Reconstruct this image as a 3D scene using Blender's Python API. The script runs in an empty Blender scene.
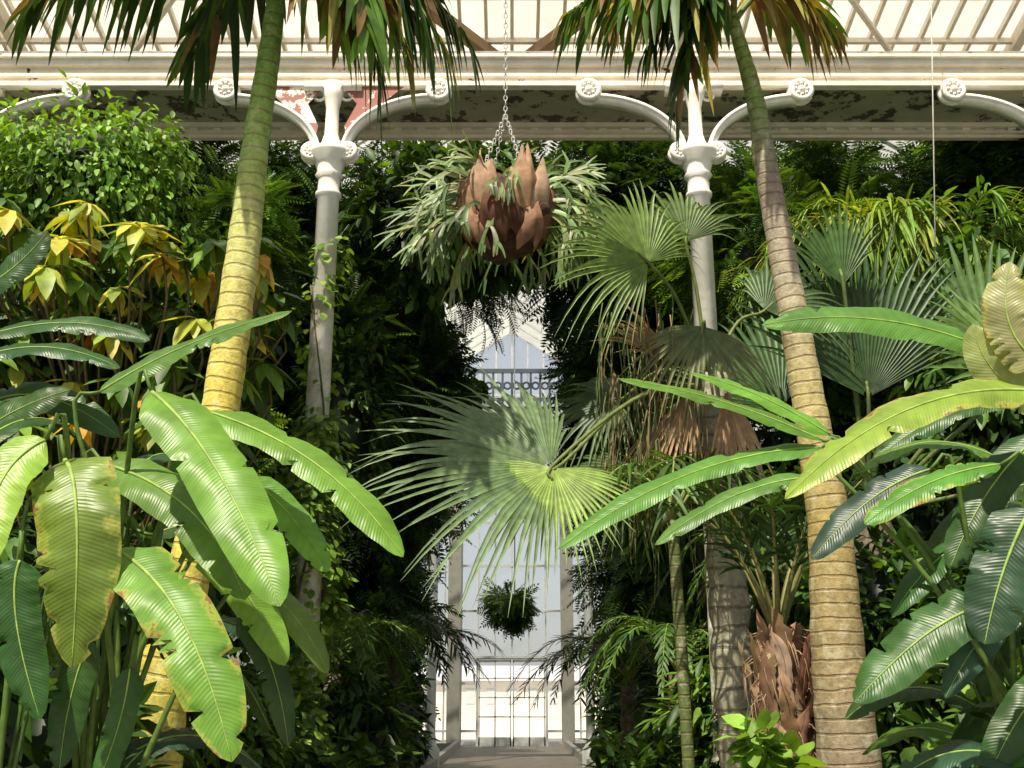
import bpy, math, random
import numpy as np
from mathutils import Vector
random.seed(7); rng=np.random.default_rng(7)
V=Vector
# ------------------------------------------------------------------ mesh builder
class MB:
    def __init__(s): s.v=[];s.f=[];s.uv=[];s.c=[];s.m=[]
    def add(s,verts,faces,uvs=None,col=(1,1,1),mat=0,cols=None):
        o=len(s.v); n=len(verts)
        s.v.extend([tuple(p) for p in verts])
        s.f.extend([tuple(i+o for i in f) for f in faces]); s.m.extend([mat]*len(faces))
        s.uv.extend(uvs if uvs is not None else [(0.,0.)]*n)
        s.c.extend(cols if cols is not None else [tuple(col)]*n)
    def build(s,name,mats,smooth=True,parent=None):
        me=bpy.data.meshes.new(name)
        me.from_pydata(s.v,[],s.f)
        for m in mats: me.materials.append(m)
        me.polygons.foreach_set('material_index',np.array(s.m,dtype=np.int32))
        me.polygons.foreach_set('use_smooth',np.full(len(s.f),smooth))
        li=np.zeros(len(me.loops),dtype=np.int32); me.loops.foreach_get('vertex_index',li)
        uv=me.uv_layers.new(name='UVMap'); uv.data.foreach_set('uv',np.array(s.uv,dtype=np.float32)[li].ravel())
        ca=me.color_attributes.new('tint','FLOAT_COLOR','POINT')
        c=np.ones((len(s.v),4),dtype=np.float32); c[:,:3]=np.array(s.c,dtype=np.float32)[:,:3]
        ca.data.foreach_set('color',c.ravel())
        me.update()
        ob=bpy.data.objects.new(name,me); bpy.context.scene.collection.objects.link(ob)
        if parent: ob.parent=parent
        return ob
def nrm(v): return v/np.maximum(np.linalg.norm(v,axis=-1,keepdims=True),1e-9)
def scatter(mb,T,F,pos,d,nh,scale,cols,mat=0):
    d=nrm(d); side=nrm(np.cross(d,nh)); n=np.cross(side,d)
    R=np.stack([side,d,n],axis=2)
    sc=np.asarray(scale).reshape(-1,1,1)
    W=np.einsum('nij,vj->nvi',R,T)*sc+pos[:,None,:]
    N,nv=W.shape[:2]; o=len(mb.v)
    mb.v.extend(map(tuple,W.reshape(-1,3).tolist()))
    for k in range(N):
        b=o+k*nv
        mb.f.extend([tuple(i+b for i in f) for f in F])
    mb.m.extend([mat]*(len(F)*N))
    mb.uv.extend([(0.,0.)]*(N*nv))
    mb.c.extend(map(tuple,np.repeat(cols,nv,axis=0).tolist()))
# templates (x side, y along, z normal)
def T_leaf(w=.45,fold=.08,droop=.18):
    v=[(0,0,0),(-.8*w*.5,.22,fold*.7),(0,.22,0),(.8*w*.5,.22,fold*.7),(-w*.5,.5,fold-droop*.3),(0,.5,-droop*.3),(w*.5,.5,fold-droop*.3),
       (-w*.3,.78,fold*.5-droop*.65),(0,.78,-droop*.65),(w*.3,.78,fold*.5-droop*.65),(0,1,-droop)]
    f=[(0,2,1),(0,3,2),(1,2,5,4),(2,3,6,5),(4,5,8,7),(5,6,9,8),(7,8,10),(8,9,10)]
    return np.array(v,float),f
def T_sprig(n=8,ll=.3,w=.09,droop=.25):
    v=[];f=[]
    for i in range(n+1):
        t=(i+1)/(n+1); y=t; z=-droop*t*t
        l=ll*(.6+.5*math.sin(math.pi*t))
        for s in ((-1,1) if i<n else (0,)):
            a=math.radians(25)
            dx=s*math.cos(a) if s else 0; dy=math.sin(a) if s else 1
            px,py=-dy,dx
            o=len(v)
            v+= [(0,y,z),(dx*l*.45+px*w/2,y+dy*l*.45+py*w/2,z-.01),(dx*l,y+dy*l,z-l*.25),(dx*l*.45-px*w/2,y+dy*l*.45-py*w/2,z-.01)]
            f.append((o,o+1,o+2,o+3))
    o=len(v); v+=[(-.006,0,0),(.006,0,0),(.004,1,-droop),(-.004,1,-droop)]; f.append((o,o+1,o+2,o+3))
    return np.array(v,float),f
LEAF=T_leaf(); LEAFW=T_leaf(.8,.06,.15); LEAFN=T_leaf(.24,.05,.3); SPRIG=T_sprig(); SPRIGF=T_sprig(13,.22,.05,.35)
G1=(.055,.125,.018); G2=(.1,.2,.025); G3=(.18,.31,.04); GD=(.03,.07,.014); GY=(.34,.38,.06)
def ico(c,r,col,mb,sub=3,amp=.15,mat=0):
    import bmesh
    bm=bmesh.new(); bmesh.ops.create_icosphere(bm,subdivisions=sub,radius=1)
    vs=[]
    ph=random.uniform(0,9)
    for v in bm.verts:
        p=v.co; k=1+amp*(math.sin(5*p.x+ph)+math.sin(6*p.y+ph*2)+math.sin(7*p.z+ph*3))/2+random.uniform(-amp,amp)*.3
        vs.append((c[0]+p.x*k*r[0],c[1]+p.y*k*r[1],c[2]+p.z*k*r[2]))
    mb.add(vs,[[v.index for v in f.verts] for f in bm.faces],col=col,mat=mat); bm.free()
def cloud(mb,c,r,n,T,size,cols,mat=0,shade_core=True,down=.5,zmin=.02,lump=.3):
    c=np.array(c,float); r=np.array(r,float)
    K=max(10,int(n/45))
    u=nrm(rng.normal(size=(K,3))); sub=c+u*r*rng.uniform(.5,.95,(K,1))
    idx=rng.integers(0,K,n)
    pos=sub[idx]+nrm(rng.normal(size=(n,3)))*rng.uniform(.3,1,(n,1))*r.mean()*lump
    ok=pos[:,2]>zmin+.05; pos=pos[ok]; n=len(pos); idx=idx[ok]
    out=nrm((pos-c)/r)*.6+nrm(pos-sub[idx])*.4
    d=out+rng.normal(size=(n,3))*.5+np.array([0,0,-down])
    nh=out*.5+np.array([0,0,1.])+rng.normal(size=(n,3))*.35
    kb=rng.uniform(.6,1.3,(K,1))[idx]
    cc=np.array(cols)[rng.integers(0,len(cols),n)]*rng.uniform(.6,1.45,(n,1))*kb
    scatter(mb,T[0],T[1],pos,d,nh,size*rng.uniform(.6,1.3,n),cc,mat)
    if shade_core:  # near-black blob added inside the leaves, its colour standing in for inner shade
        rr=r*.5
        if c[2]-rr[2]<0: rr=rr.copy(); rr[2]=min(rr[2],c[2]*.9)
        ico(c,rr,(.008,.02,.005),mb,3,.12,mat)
def qc(A,M,B,t):
    A=V(A);M=V(M);B=V(B); C=M*2-(A+B)/2
    return A*(1-t)**2+C*2*t*(1-t)+B*t*t
def cat(P,n):
    P=[V(p) for p in P]; P=[P[0]*2-P[1]]+P+[P[-1]*2-P[-2]]; out=[]
    segs=len(P)-3
    for i in range(n+1):
        x=i/n*segs; k=min(int(x),segs-1); t=x-k
        a,b,c,d=P[k:k+4]
        out.append(.5*((2*b)+(c-a)*t+(2*a-5*b+4*c-d)*t*t+(3*b-a-3*c+d)*t**3))
    return out
def tube(mb,pts,radii,sides=8,col=(1,1,1),mat=0,cap=True,cols=None):
    n=len(pts); vs=[];uv=[];cs=[]; L=0; ref=V((.13,1,.07))
    for i,p in enumerate(pts):
        t=(pts[min(i+1,n-1)]-pts[max(i-1,0)]).normalized()
        if i: L+=(pts[i]-pts[i-1]).length
        rf=ref if abs(t.dot(ref.normalized()))<.9 else V((1,0,.1))
        a=t.cross(rf).normalized(); b=t.cross(a)
        for k in range(sides):
            th=2*math.pi*k/sides
            vs.append(p+(a*math.cos(th)+b*math.sin(th))*radii[i]); uv.append((k/sides,L)); cs.append(cols[i] if cols else col)
    f=[(i*sides+k,i*sides+(k+1)%sides,(i+1)*sides+(k+1)%sides,(i+1)*sides+k) for i in range(n-1) for k in range(sides)]
    if cap: f.append(tuple(range(sides))[::-1]); f.append(tuple((n-1)*sides+k for k in range(sides)))
    mb.add(vs,f,uv,mat=mat,cols=cs)
def lerp(a,b,t): return a+(b-a)*t
def box(mb,x0,x1,y0,y1,z0,z1,col=(1,1,1),mat=0):
    v=[(x0,y0,z0),(x1,y0,z0),(x1,y1,z0),(x0,y1,z0),(x0,y0,z1),(x1,y0,z1),(x1,y1,z1),(x0,y1,z1)]
    mb.add(v,[(3,2,1,0),(4,5,6,7),(0,1,5,4),(1,2,6,5),(2,3,7,6),(3,0,4,7)],col=col,mat=mat)
def beam(mb,a,b,w,h,up=(0,0,1),col=(1,1,1),mat=0):
    a=V(a);b=V(b);t=(b-a).normalized();s=t.cross(V(up)).normalized();u=s.cross(t)
    v=[p+s*i*w/2+u*j*h/2 for p in (a,b) for i,j in ((-1,-1),(1,-1),(1,1),(-1,1))]
    mb.add(v,[(0,1,2,3),(7,6,5,4),(0,4,5,1),(1,5,6,2),(2,6,7,3),(3,7,4,0)],col=col,mat=mat)
def blade(mb,A,M,B,hw,normal,col=G2,mat=0,ribmat=1,fold=.22,curl=.35,n=48,tears=5,ribcol=(.26,.38,.08),wave=.09,obl=.6):
    nh=V(normal).normalized(); m=9; vs=[];uv=[];L=0;prev=None
    ph=random.uniform(0,6); tr={}
    for _ in range(tears): tr[(random.randint(n//5,n-3),random.choice((-1,1)))]=random.uniform(.45,.85)
    rib=[]; tw=random.uniform(-.35,.35)
    for i in range(n+1):
        t=i/n; p=qc(A,M,B,t); q=qc(A,M,B,min(t+.02,1)); q0=qc(A,M,B,max(t-.02,0)); T=(q-q0).normalized()
        if prev is not None: L+=(p-prev).length
        prev=p
        s=T.cross(nh).normalized(); N=s.cross(T)
        an=tw*(t-.3); s,N=s*math.cos(an)+N*math.sin(an),N*math.cos(an)-s*math.sin(an)
        w=hw*min(1,(t+.003)/.13)**.6
        if t>.45: w*=max(0,1-((t-.45)/.55)**3.2)**obl
        w=max(w,.0015)
        rib.append(p+N*.002)
        for k in range(m):
            x=-1+2*k/(m-1); f=tr.get((i,1 if x>0 else -1),1) if abs(x)>.5 else 1
            ax=abs(x)
            z=fold*ax*w-curl*ax*ax*w+wave*w*math.sin(t*19+ph+x*1.5)*ax+ .02*hw*math.sin(t*70)*ax
            vs.append(p+s*(x*w*f)+N*z); uv.append((.5+x/2,L))
    fs=[(i*m+k,i*m+k+1,(i+1)*m+k+1,(i+1)*m+k) for i in range(n) for k in range(m-1)]
    c=tuple(a*random.uniform(.85,1.15) for a in col)
    mb.add(vs,fs,uv,col=c,mat=mat)
    tube(mb,rib[::2],[lerp(.009,.0015,i/(len(rib[::2])-1))*hw/.13 for i in range(len(rib[::2]))],6,ribcol,ribmat)
def stalk(mb,pts,r0,r1,col=(.12,.2,.04),mat=1,n=14):
    P=cat(pts,n); tube(mb,P,[lerp(r0,r1,i/n) for i in range(n+1)],7,col,mat)
def fan(mb,hub,axis,normal,R,spread,nseg,col,droop=.5,fuse=.5,mat=0,pleat=.9,var=.22,cup=.0,col2=None):
    a=V(axis).normalized(); N=V(normal); N=(N-a*N.dot(a)).normalized(); S=a.cross(N); hub=V(hub)
    spread=math.radians(spread); dth=spread/nseg
    rs=[.03,.2,.38,fuse,.64,.76,.88,1.]
    for i in range(nseg):
        th=-spread+2*spread*(i+.5)/nseg
        L=R*(.8+.2*math.cos(th*.7))*random.uniform(.88,1.05)
        L*=1-.35*max(0,abs(th)/spread-.75)/.25
        d=a*math.cos(th)+S*math.sin(th); pr=-a*math.sin(th)+S*math.cos(th)
        vs=[];cs=[]; k=random.uniform(1-var,1+var); dr=droop*random.uniform(.4,1.7); sw=random.uniform(-.14,.14)
        for r in rs:
            w=r*L*math.tan(dth) if r<=fuse else fuse*L*math.tan(dth)*(1-(r-fuse)/(1-fuse))**.8*.9+.0008
            c=hub+d*(r*L)+N*(cup*r*r*L)+V((0,0,-1))*(dr*L*max(0,r-.42)**2)+pr*(sw*L*max(0,r-fuse)**1.5)
            pl=pleat*w
            vs+=[c-pr*w+N*pl*.5,c-N*pl*.5,c+pr*w+N*pl*.5]
            f=r; cc=tuple((col[j]*(1-f)+(col2 or col)[j]*f)*k for j in range(3)); cs+=[cc]*3
        fs=[]
        for j in range(len(rs)-1):
            o=j*3; fs+=[(o,o+1,o+4,o+3),(o+1,o+2,o+5,o+4)]
        mb.add(vs,fs,mat=mat,cols=cs)
def frond(mb,A,M,B,ll,hw,np_=26,col=G2,droop=.5,mat=0,ribmat=1,ribcol=(.2,.25,.06),rr=.018,t0=.15,jit=.12,ang=35,brown=0):
    pts=[qc(A,M,B,i/16) for i in range(17)]
    tube(mb,pts,[lerp(rr,rr*.2,i/16) for i in range(17)],6,ribcol,ribmat)
    for i in range(np_):
        t=lerp(t0,1,i/(np_-1)); p=qc(A,M,B,t); T=(qc(A,M,B,min(1,t+.02))-qc(A,M,B,max(0,t-.02))).normalized()
        s=T.cross(V((0,0,1)))
        if s.length<.1: s=V((1,0,0))
        s.normalize(); U=s.cross(T)
        for sg in (-1,1):
            l=ll*(.45+.65*math.sin(math.pi*min(1,(t*.85+.12))))*random.uniform(.7,1.15)
            an=math.radians(ang+random.uniform(-18,18)+t*25)
            d=s*sg*math.cos(an)+T*math.sin(an)+U*random.uniform(-.2,.4); d.normalize()
            pr=d.cross(U).normalized()
            vs=[];dr=droop*random.uniform(.4,1.6)
            for r,w in ((0,.3),(.2,.9),(.45,1),(.7,.8),(.88,.45),(1,.05)):
                c=p+d*(r*l)+V((0,0,-1))*(dr*l*r*r)
                vs+=[c-pr*w*hw+U*hw*.3*w,c,c+pr*w*hw+U*hw*.3*w]
            k=random.uniform(.7,1.3); cc=tuple(x*k for x in col)
            if random.random()<brown: cc=random.choice([(.3,.24,.06),(.22,.13,.05),(.35,.33,.08)])
            fs=[]
            for j in range(5):
                o=j*3; fs+=[(o,o+1,o+4,o+3),(o+1,o+2,o+5,o+4)]
            mb.add(vs,fs,col=cc,mat=mat)
def lathe(mb,cx,cy,prof,sides=20,col=(1,1,1),mat=0):
    vs=[(cx+r*math.cos(2*math.pi*k/sides),cy+r*math.sin(2*math.pi*k/sides),z) for r,z in prof for k in range(sides)]
    n=len(prof)
    f=[(i*sides+k,i*sides+(k+1)%sides,(i+1)*sides+(k+1)%sides,(i+1)*sides+k) for i in range(n-1) for k in range(sides)]
    f.append(tuple((n-1)*sides+k for k in range(sides)))
    mb.add(vs,f,col=col,mat=mat)
def ring(mb,c,R,r,ax='y',col=(1,1,1),mat=0,n=16,m=6,sx=1,sz=1):
    vs=[]
    for i in range(n):
        a=2*math.pi*i/n
        for j in range(m):
            b=2*math.pi*j/m; rad=R+r*math.cos(b); h=r*math.sin(b)
            x,y,z=rad*math.cos(a)*sx,h,rad*math.sin(a)*sz
            if ax=='x': x,y=y,x
            vs.append((c[0]+x,c[1]+y,c[2]+z))
    f=[(i*m+j,i*m+(j+1)%m,((i+1)%n)*m+(j+1)%m,((i+1)%n)*m+j) for i in range(n) for j in range(m)]
    mb.add(vs,f,col=col,mat=mat)
# ------------------------------------------------------------------ materials
def newmat(name):
    m=bpy.data.materials.new(name); m.use_nodes=True; nt=m.node_tree; nt.nodes.clear()
    out=nt.nodes.new('ShaderNodeOutputMaterial'); return m,nt,out
def N(nt,t,**k):
    n=nt.nodes.new(t)
    for a,b in k.items():
        if a in n.inputs: n.inputs[a].default_value=b
        else: setattr(n,a,b)
    return n
def math_(nt,op,a,b=None,c=None):
    n=nt.nodes.new('ShaderNodeMath'); n.operation=op
    for i,x in enumerate((a,b,c)):
        if x is None: continue
        if isinstance(x,(int,float)): n.inputs[i].default_value=x
        else: nt.links.new(x,n.inputs[i])
    return n.outputs[0]
def mixc(nt,f,a,b,mode='MIX'):
    n=nt.nodes.new('ShaderNodeMix'); n.data_type='RGBA'; n.blend_type=mode
    for s,x in ((n.inputs[0],f),(n.inputs[6],a),(n.inputs[7],b)):
        if isinstance(x,(int,float)): s.default_value=x
        elif isinstance(x,tuple): s.default_value=(*x[:3],1)
        else: nt.links.new(x,s)
    return n.outputs[2]
def ramp(nt,fac,stops):
    n=nt.nodes.new('ShaderNodeValToRGB'); e=n.color_ramp.elements
    while len(e)<len(stops): e.new(.5)
    for el,(p,c) in zip(e,stops): el.position=p; el.color=(c,c,c,1) if isinstance(c,(int,float)) else (*c,1)
    nt.links.new(fac,n.inputs[0]); return n.outputs[0]
def noise(nt,scale,detail=3,rough=.5):
    tc=nt.nodes.new('ShaderNodeTexCoord'); n=N(nt,'ShaderNodeTexNoise',Scale=scale,Detail=detail,Roughness=rough)
    nt.links.new(tc.outputs['Object'],n.inputs['Vector']); return n.outputs['Fac']
def leafmat(name,rough=.45,trans=.3,spec=.3,nscale=9,banana=False,edge=.0,brn=.5):
    m,nt,out=newmat(name)
    at=N(nt,'ShaderNodeAttribute',attribute_name='tint')
    nz=ramp(nt,noise(nt,nscale,4),[(.3,.7),(.7,1.25)])
    col=mixc(nt,1.,at.outputs['Color'],nz,'MULTIPLY')
    bumpsrc=None
    if banana:
        uv=N(nt,'ShaderNodeUVMap',uv_map='UVMap'); sp=nt.nodes.new('ShaderNodeSeparateXYZ'); nt.links.new(uv.outputs[0],sp.inputs[0])
        au=math_(nt,'ABSOLUTE',math_(nt,'SUBTRACT',sp.outputs[0],.5))
        vv=math_(nt,'SUBTRACT',sp.outputs[1],math_(nt,'MULTIPLY',au,.12))
        w=math_(nt,'SINE',math_(nt,'MULTIPLY',vv,420.))
        w2=math_(nt,'SINE',math_(nt,'MULTIPLY',vv,117.))
        ww=math_(nt,'ADD',math_(nt,'MULTIPLY',w,.5),math_(nt,'MULTIPLY',w2,.6)); bumpsrc=ww
        f=math_(nt,'MULTIPLY_ADD',ww,.06,1.)
        cb=nt.nodes.new('ShaderNodeCombineColor')
        for i in range(3): nt.links.new(f,cb.inputs[i])
        col=mixc(nt,1.,col,cb.outputs[0],'MULTIPLY')
        bl=ramp(nt,noise(nt,38,5,.7),[(.64,0.),(.72,1.)])
        col=mixc(nt,math_(nt,'MULTIPLY',bl,.4),col,(.3,.24,.06))
        if edge>0:
            e=math_(nt,'ADD',au,math_(nt,'MULTIPLY',math_(nt,'SUBTRACT',noise(nt,11,6,.7),.5),.9))
            ef=ramp(nt,e,[(.52-edge,0.),(.52-edge*.3,1.)])
            col=mixc(nt,math_(nt,'MULTIPLY',ef,.6),col,(.42,.42,.08))
            eb=ramp(nt,e,[(brn,0.),(brn+.04,1.)])
            col=mixc(nt,math_(nt,'MULTIPLY',eb,.9),col,(.22,.11,.05))
    b=N(nt,'ShaderNodeBsdfPrincipled',Roughness=rough); b.inputs['Specular IOR Level'].default_value=spec
    nt.links.new(col,b.inputs['Base Color'])
    if bumpsrc is not None:
        bp=N(nt,'ShaderNodeBump',Strength=.2,Distance=.004); nt.links.new(bumpsrc,bp.inputs['Height']); nt.links.new(bp.outputs[0],b.inputs['Normal'])
    t=nt.nodes.new('ShaderNodeBsdfTranslucent'); tcol=mixc(nt,1.,col,(1.6,1.45,.4),'MULTIPLY'); nt.links.new(tcol,t.inputs[0])
    mx=N(nt,'ShaderNodeMixShader'); mx.inputs[0].default_value=trans
    nt.links.new(b.outputs[0],mx.inputs[1]); nt.links.new(t.outputs[0],mx.inputs[2]); nt.links.new(mx.outputs[0],out.inputs[0]); return m
M_leaf=leafmat('leaf_foliage'); M_ban=leafmat('broad_leaf_blade',.36,.32,.4,5,True); M_bane=leafmat('broad_leaf_blade_yellowed_edge',.38,.32,.4,5,True,.13)
M_fan=leafmat('fan_palm_leaf',.42,.28,.35,14); M_stem=leafmat('green_stem',.5,.05,.3,20)
def trunkmat(name,period,ringcol,spots=(.9,.9,.8)):
    m,nt,out=newmat(name); at=N(nt,'ShaderNodeAttribute',attribute_name='tint')
    uv=N(nt,'ShaderNodeUVMap',uv_map='UVMap'); sp=nt.nodes.new('ShaderNodeSeparateXYZ'); nt.links.new(uv.outputs[0],sp.inputs[0])
    nv=noise(nt,6,3)
    vv=math_(nt,'ADD',math_(nt,'DIVIDE',sp.outputs[1],period),math_(nt,'MULTIPLY',nv,.45))
    fr=math_(nt,'FRACT',vv)
    rg=ramp(nt,fr,[(0.,1.),(.1,1.),(.16,0.),(.93,0.),(1.,.9)])
    nz=ramp(nt,noise(nt,22,6,.7),[(.3,.62),(.68,1.3)])
    col=mixc(nt,1.,at.outputs['Color'],nz,'MULTIPLY')
    col=mixc(nt,math_(nt,'MULTIPLY',rg,.55),col,ringcol)
    sf=ramp(nt,noise(nt,9,5,.65),[(.54,0.),(.62,1.)])
    col=mixc(nt,math_(nt,'MULTIPLY',sf,.4),col,spots)
    df=ramp(nt,noise(nt,3,6,.7),[(.3,1.),(.42,0.)])
    col=mixc(nt,math_(nt,'MULTIPLY',df,.55),col,(.08,.06,.03))
    b=N(nt,'ShaderNodeBsdfPrincipled',Roughness=.65); nt.links.new(col,b.inputs['Base Color'])
    bp=N(nt,'ShaderNodeBump',Strength=.6,Distance=.01); nt.links.new(math_(nt,'SUBTRACT',nz,rg),bp.inputs['Height']); nt.links.new(bp.outputs[0],b.inputs['Normal'])
    nt.links.new(b.outputs[0],out.inputs[0]); return m
M_trunk=trunkmat('ringed_palm_trunk',.085,(.13,.08,.03),(.5,.48,.34)); M_trunkg=trunkmat('ringed_green_palm_trunk',.1,(.2,.14,.04),(.55,.55,.32))
M_fibre=trunkmat('fibrous_palm_bark',.16,(.05,.035,.02),(.35,.28,.2))
def paint(name,col,rust=.0,moss=0,rough=.5):
    m,nt,out=newmat(name)
    nz=ramp(nt,noise(nt,4,6,.65),[(.3,.8),(.7,1.05)])
    c=mixc(nt,1.,col,nz,'MULTIPLY')
    if rust>0:
        rf=ramp(nt,noise(nt,3.3,7,.7),[(.66-rust,0.),(.67-rust,1.)])
        c=mixc(nt,rf,c,(.3,.09,.06) if rust>.15 else (.05,.04,.03))
    if moss:
        tc=nt.nodes.new('ShaderNodeTexCoord'); sp=nt.nodes.new('ShaderNodeSeparateXYZ'); nt.links.new(tc.outputs['Object'],sp.inputs[0])
        h=math_(nt,'MULTIPLY_ADD',sp.outputs[2],-.16,1.25)
        f=math_(nt,'MULTIPLY',ramp(nt,noise(nt,5,6,.7),[(.38,0.),(.6,1.)]),h); f.node.use_clamp=True
        c=mixc(nt,f,c,(.2,.24,.08))
    b=N(nt,'ShaderNodeBsdfPrincipled',Roughness=rough); nt.links.new(c,b.inputs['Base Color'])
    bp=N(nt,'ShaderNodeBump',Strength=.2,Distance=.01); nt.links.new(nz,bp.inputs['Height']); nt.links.new(bp.outputs[0],b.inputs['Normal'])
    nt.links.new(b.outputs[0],out.inputs[0]); return m
CR=(.86,.79,.66)
M_paint=paint('cream_painted_iron',CR,.0); M_col=paint('cream_column_paint',(.9,.86,.77),0,1); M_rust=paint('flaking_paint_rust',CR,.2)
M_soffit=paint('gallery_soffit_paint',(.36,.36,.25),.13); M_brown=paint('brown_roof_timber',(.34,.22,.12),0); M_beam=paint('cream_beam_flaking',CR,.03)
M_white=paint('white_far_iron',(.8,.83,.84),0); M_stone=paint('grey_stone',(.45,.44,.4),0,0,.8); M_rail=paint('blue_grey_railing',(.12,.16,.2),0)
def glass(name,tr,tl,col,gcol=(.9,.9,.9)):
    m,nt,out=newmat(name)
    nz=ramp(nt,noise(nt,1.3,4,.6),[(.3,.75),(.7,1.)])
    t=N(nt,'ShaderNodeBsdfTransparent'); l=N(nt,'ShaderNodeBsdfTranslucent'); nt.links.new(mixc(nt,1.,col,nz,'MULTIPLY'),l.inputs[0])
    g=N(nt,'ShaderNodeBsdfDiffuse'); g.inputs[0].default_value=(*gcol,1)
    m1=N(nt,'ShaderNodeMixShader'); m1.inputs[0].default_value=tl; nt.links.new(g.outputs[0],m1.inputs[1]); nt.links.new(l.outputs[0],m1.inputs[2])
    m2=N(nt,'ShaderNodeMixShader'); m2.inputs[0].default_value=tr; nt.links.new(m1.outputs[0],m2.inputs[1]); nt.links.new(t.outputs[0],m2.inputs[2])
    nt.links.new(m2.outputs[0],out.inputs[0]); return m
M_roofglass=glass('shaded_roof_glass',.1,.7,(.78,.75,.69),(.7,.7,.7)); M_clear=glass('clear_window_glass',.88,.5,(.9,.95,1))
M_wingglass=glass('wing_roof_glass',.35,.75,(.7,.7,.6))
M_sideglass=glass('dark_green_side_glass',.15,.6,(.25,.32,.26),(.1,.13,.1))  # side panes: mostly opaque, tinted dark green
def simple(name,c1,c2,scale,rough=.85,bump=.4):
    m,nt,out=newmat(name); nz=noise(nt,scale,8,.7); c=mixc(nt,ramp(nt,nz,[(.35,0.),(.65,1.)]),c1,c2)
    b=N(nt,'ShaderNodeBsdfPrincipled',Roughness=rough); nt.links.new(c,b.inputs['Base Color'])
    bp=N(nt,'ShaderNodeBump',Strength=bump,Distance=.03); nt.links.new(nz,bp.inputs['Height']); nt.links.new(bp.outputs[0],b.inputs['Normal'])
    nt.links.new(b.outputs[0],out.inputs[0]); return m
M_soil=simple('bed_soil',(.03,.022,.014),(.07,.05,.03),5); M_path=simple('stone_path',(.2,.17,.13),(.32,.28,.23),2,.7,.15)
M_gravel=simple('outdoor_gravel',(.55,.52,.45),(.65,.6,.52),1.5); M_moss=simple('moss_and_root_fibre',(.03,.016,.009),(.1,.05,.028),14,.9,1.)
M_steel=simple('galvanised_chain',(.35,.34,.3),(.5,.5,.46),30,.45,.1); M_husk=leafmat('brown_papery_frond',.7,.2,.1,12)
M_build=simple('pale_render_wall',(.6,.56,.5),(.66,.62,.56),.6); M_slate=simple('slate_roof',(.42,.44,.46),(.5,.5,.52),2)
# ------------------------------------------------------------------ shell
mb=MB(); mb.add([(-60,-6,-.02),(60,-6,-.02),(60,120,-.02),(-60,120,-.02)],[(0,1,2,3)]); mb.build('ground',[M_gravel],False)
for sx,nm in ((-1,'planting_bed'),(1,'planting_bed')):
    mb=MB(); a,b=sorted((sx*1.95,sx*7.9)); box(mb,a,b,-2,39.5,-.015,.12); mb.build(nm,[M_soil],False)
mb=MB(); box(mb,-1.8,1.8,-2,44,-.015,.0); mb.build('path',[M_path],False)
for sx in (-1,1):
    mb=MB(); a,b=sorted((sx*1.8,sx*1.95)); box(mb,a,b,-2,39.5,-.015,.2); mb.build('stone_kerb',[M_stone],False)
def glazed_side(x,name):
    mb=MB(); box(mb,x-.03,x+.03,2,40,0,.9,mat=0)
    mb.add([(x,2,.9),(x,40,.9),(x,40,10),(x,2,10)],[(0,1,2,3)],mat=1)
    for i in range(39): box(mb,x-.04,x+.04,2+i-.03,2+i+.03,.9,10)
    for z in (.9,3.5,6.5,9.95): box(mb,x-.06,x+.06,2,40,z-.06,z+.06)
    mb.build(name,[M_white,M_sideglass],False)
glazed_side(-8,'wall_left'); glazed_side(8,'wall_right')
mb=MB(); Y=40
mb.add([(-8,Y,0),(-1.25,Y,0),(-1.25,Y,3),(1.25,Y,3),(1.25,Y,0),(8,Y,0),(8,Y,10),(0,Y,15.2),(-8,Y,10)],[(0,1,2,8),(2,3,7,8),(3,6,7),(3,4,5,6)],mat=1)
for i in range(-13,14):
    x=i*.6; top=15.2-abs(x)*.65
    box(mb,x-.028,x+.028,Y-.08,Y+.02,0 if abs(x)>1.3 else 3,top)
for z in (.5,2.1,3.0,4.6,6.2,7.8,9.4,11,12.6):
    h=8 if z<10 else (15.2-z)/.65
    if z<2.9: box(mb,-h,-1.25,Y-.1,Y+.02,z-.04,z+.04); box(mb,1.25,h,Y-.1,Y+.02,z-.04,z+.04)
    else: box(mb,-h,h,Y-.1,Y+.02,z-.04,z+.04)
for x in (-2.05,1.95): box(mb,x-.22,x+.22,Y-.5,Y-.1,0,8.6,mat=2); box(mb,x-.3,x+.3,Y-.55,Y-.1,8.6,8.9,mat=2)
box(mb,-8,8,Y-.6,Y-.12,8.9,9.3)
mb.build('wall_back',[M_white,M_clear,M_stone],False)
mb=MB()
for s in (-1,1):
    box(mb,s*1.22-.04,s*1.22+.04,Y-.05,Y+.05,0,3.0)
    x0,x1=sorted((s*.03,s*1.17))
    for xx in (x0,(x0+x1)/2-.015,x1-.05): box(mb,xx,xx+.045,Y-.03,Y+.03,0,2.9)
    for z0,z1 in ((0,.3),(.95,1.0),(1.6,1.65),(2.25,2.3),(2.82,2.9)): box(mb,x0,x1,Y-.03,Y+.03,z0,z1)
box(mb,-1.25,1.25,Y-.05,Y+.05,2.92,3.02)
mb.build('door_1',[M_white],False)
mb=MB(); box(mb,-14,14,88,100,0,2.9,mat=0)
mb.add([(-14.4,87.5,2.9),(14.4,87.5,2.9),(14.4,100.5,2.9),(-14.4,100.5,2.9),(-14.4,94,4.2),(14.4,94,4.2)],[(0,1,5,4),(2,3,4,5),(0,4,3),(1,2,5)],mat=1)
for i in range(-8,9): box(mb,i*1.6-.35,i*1.6+.35,87.95,88.02,1.2,2.3,mat=1)
mb.build('distant_building',[M_build,M_slate],False)
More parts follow.
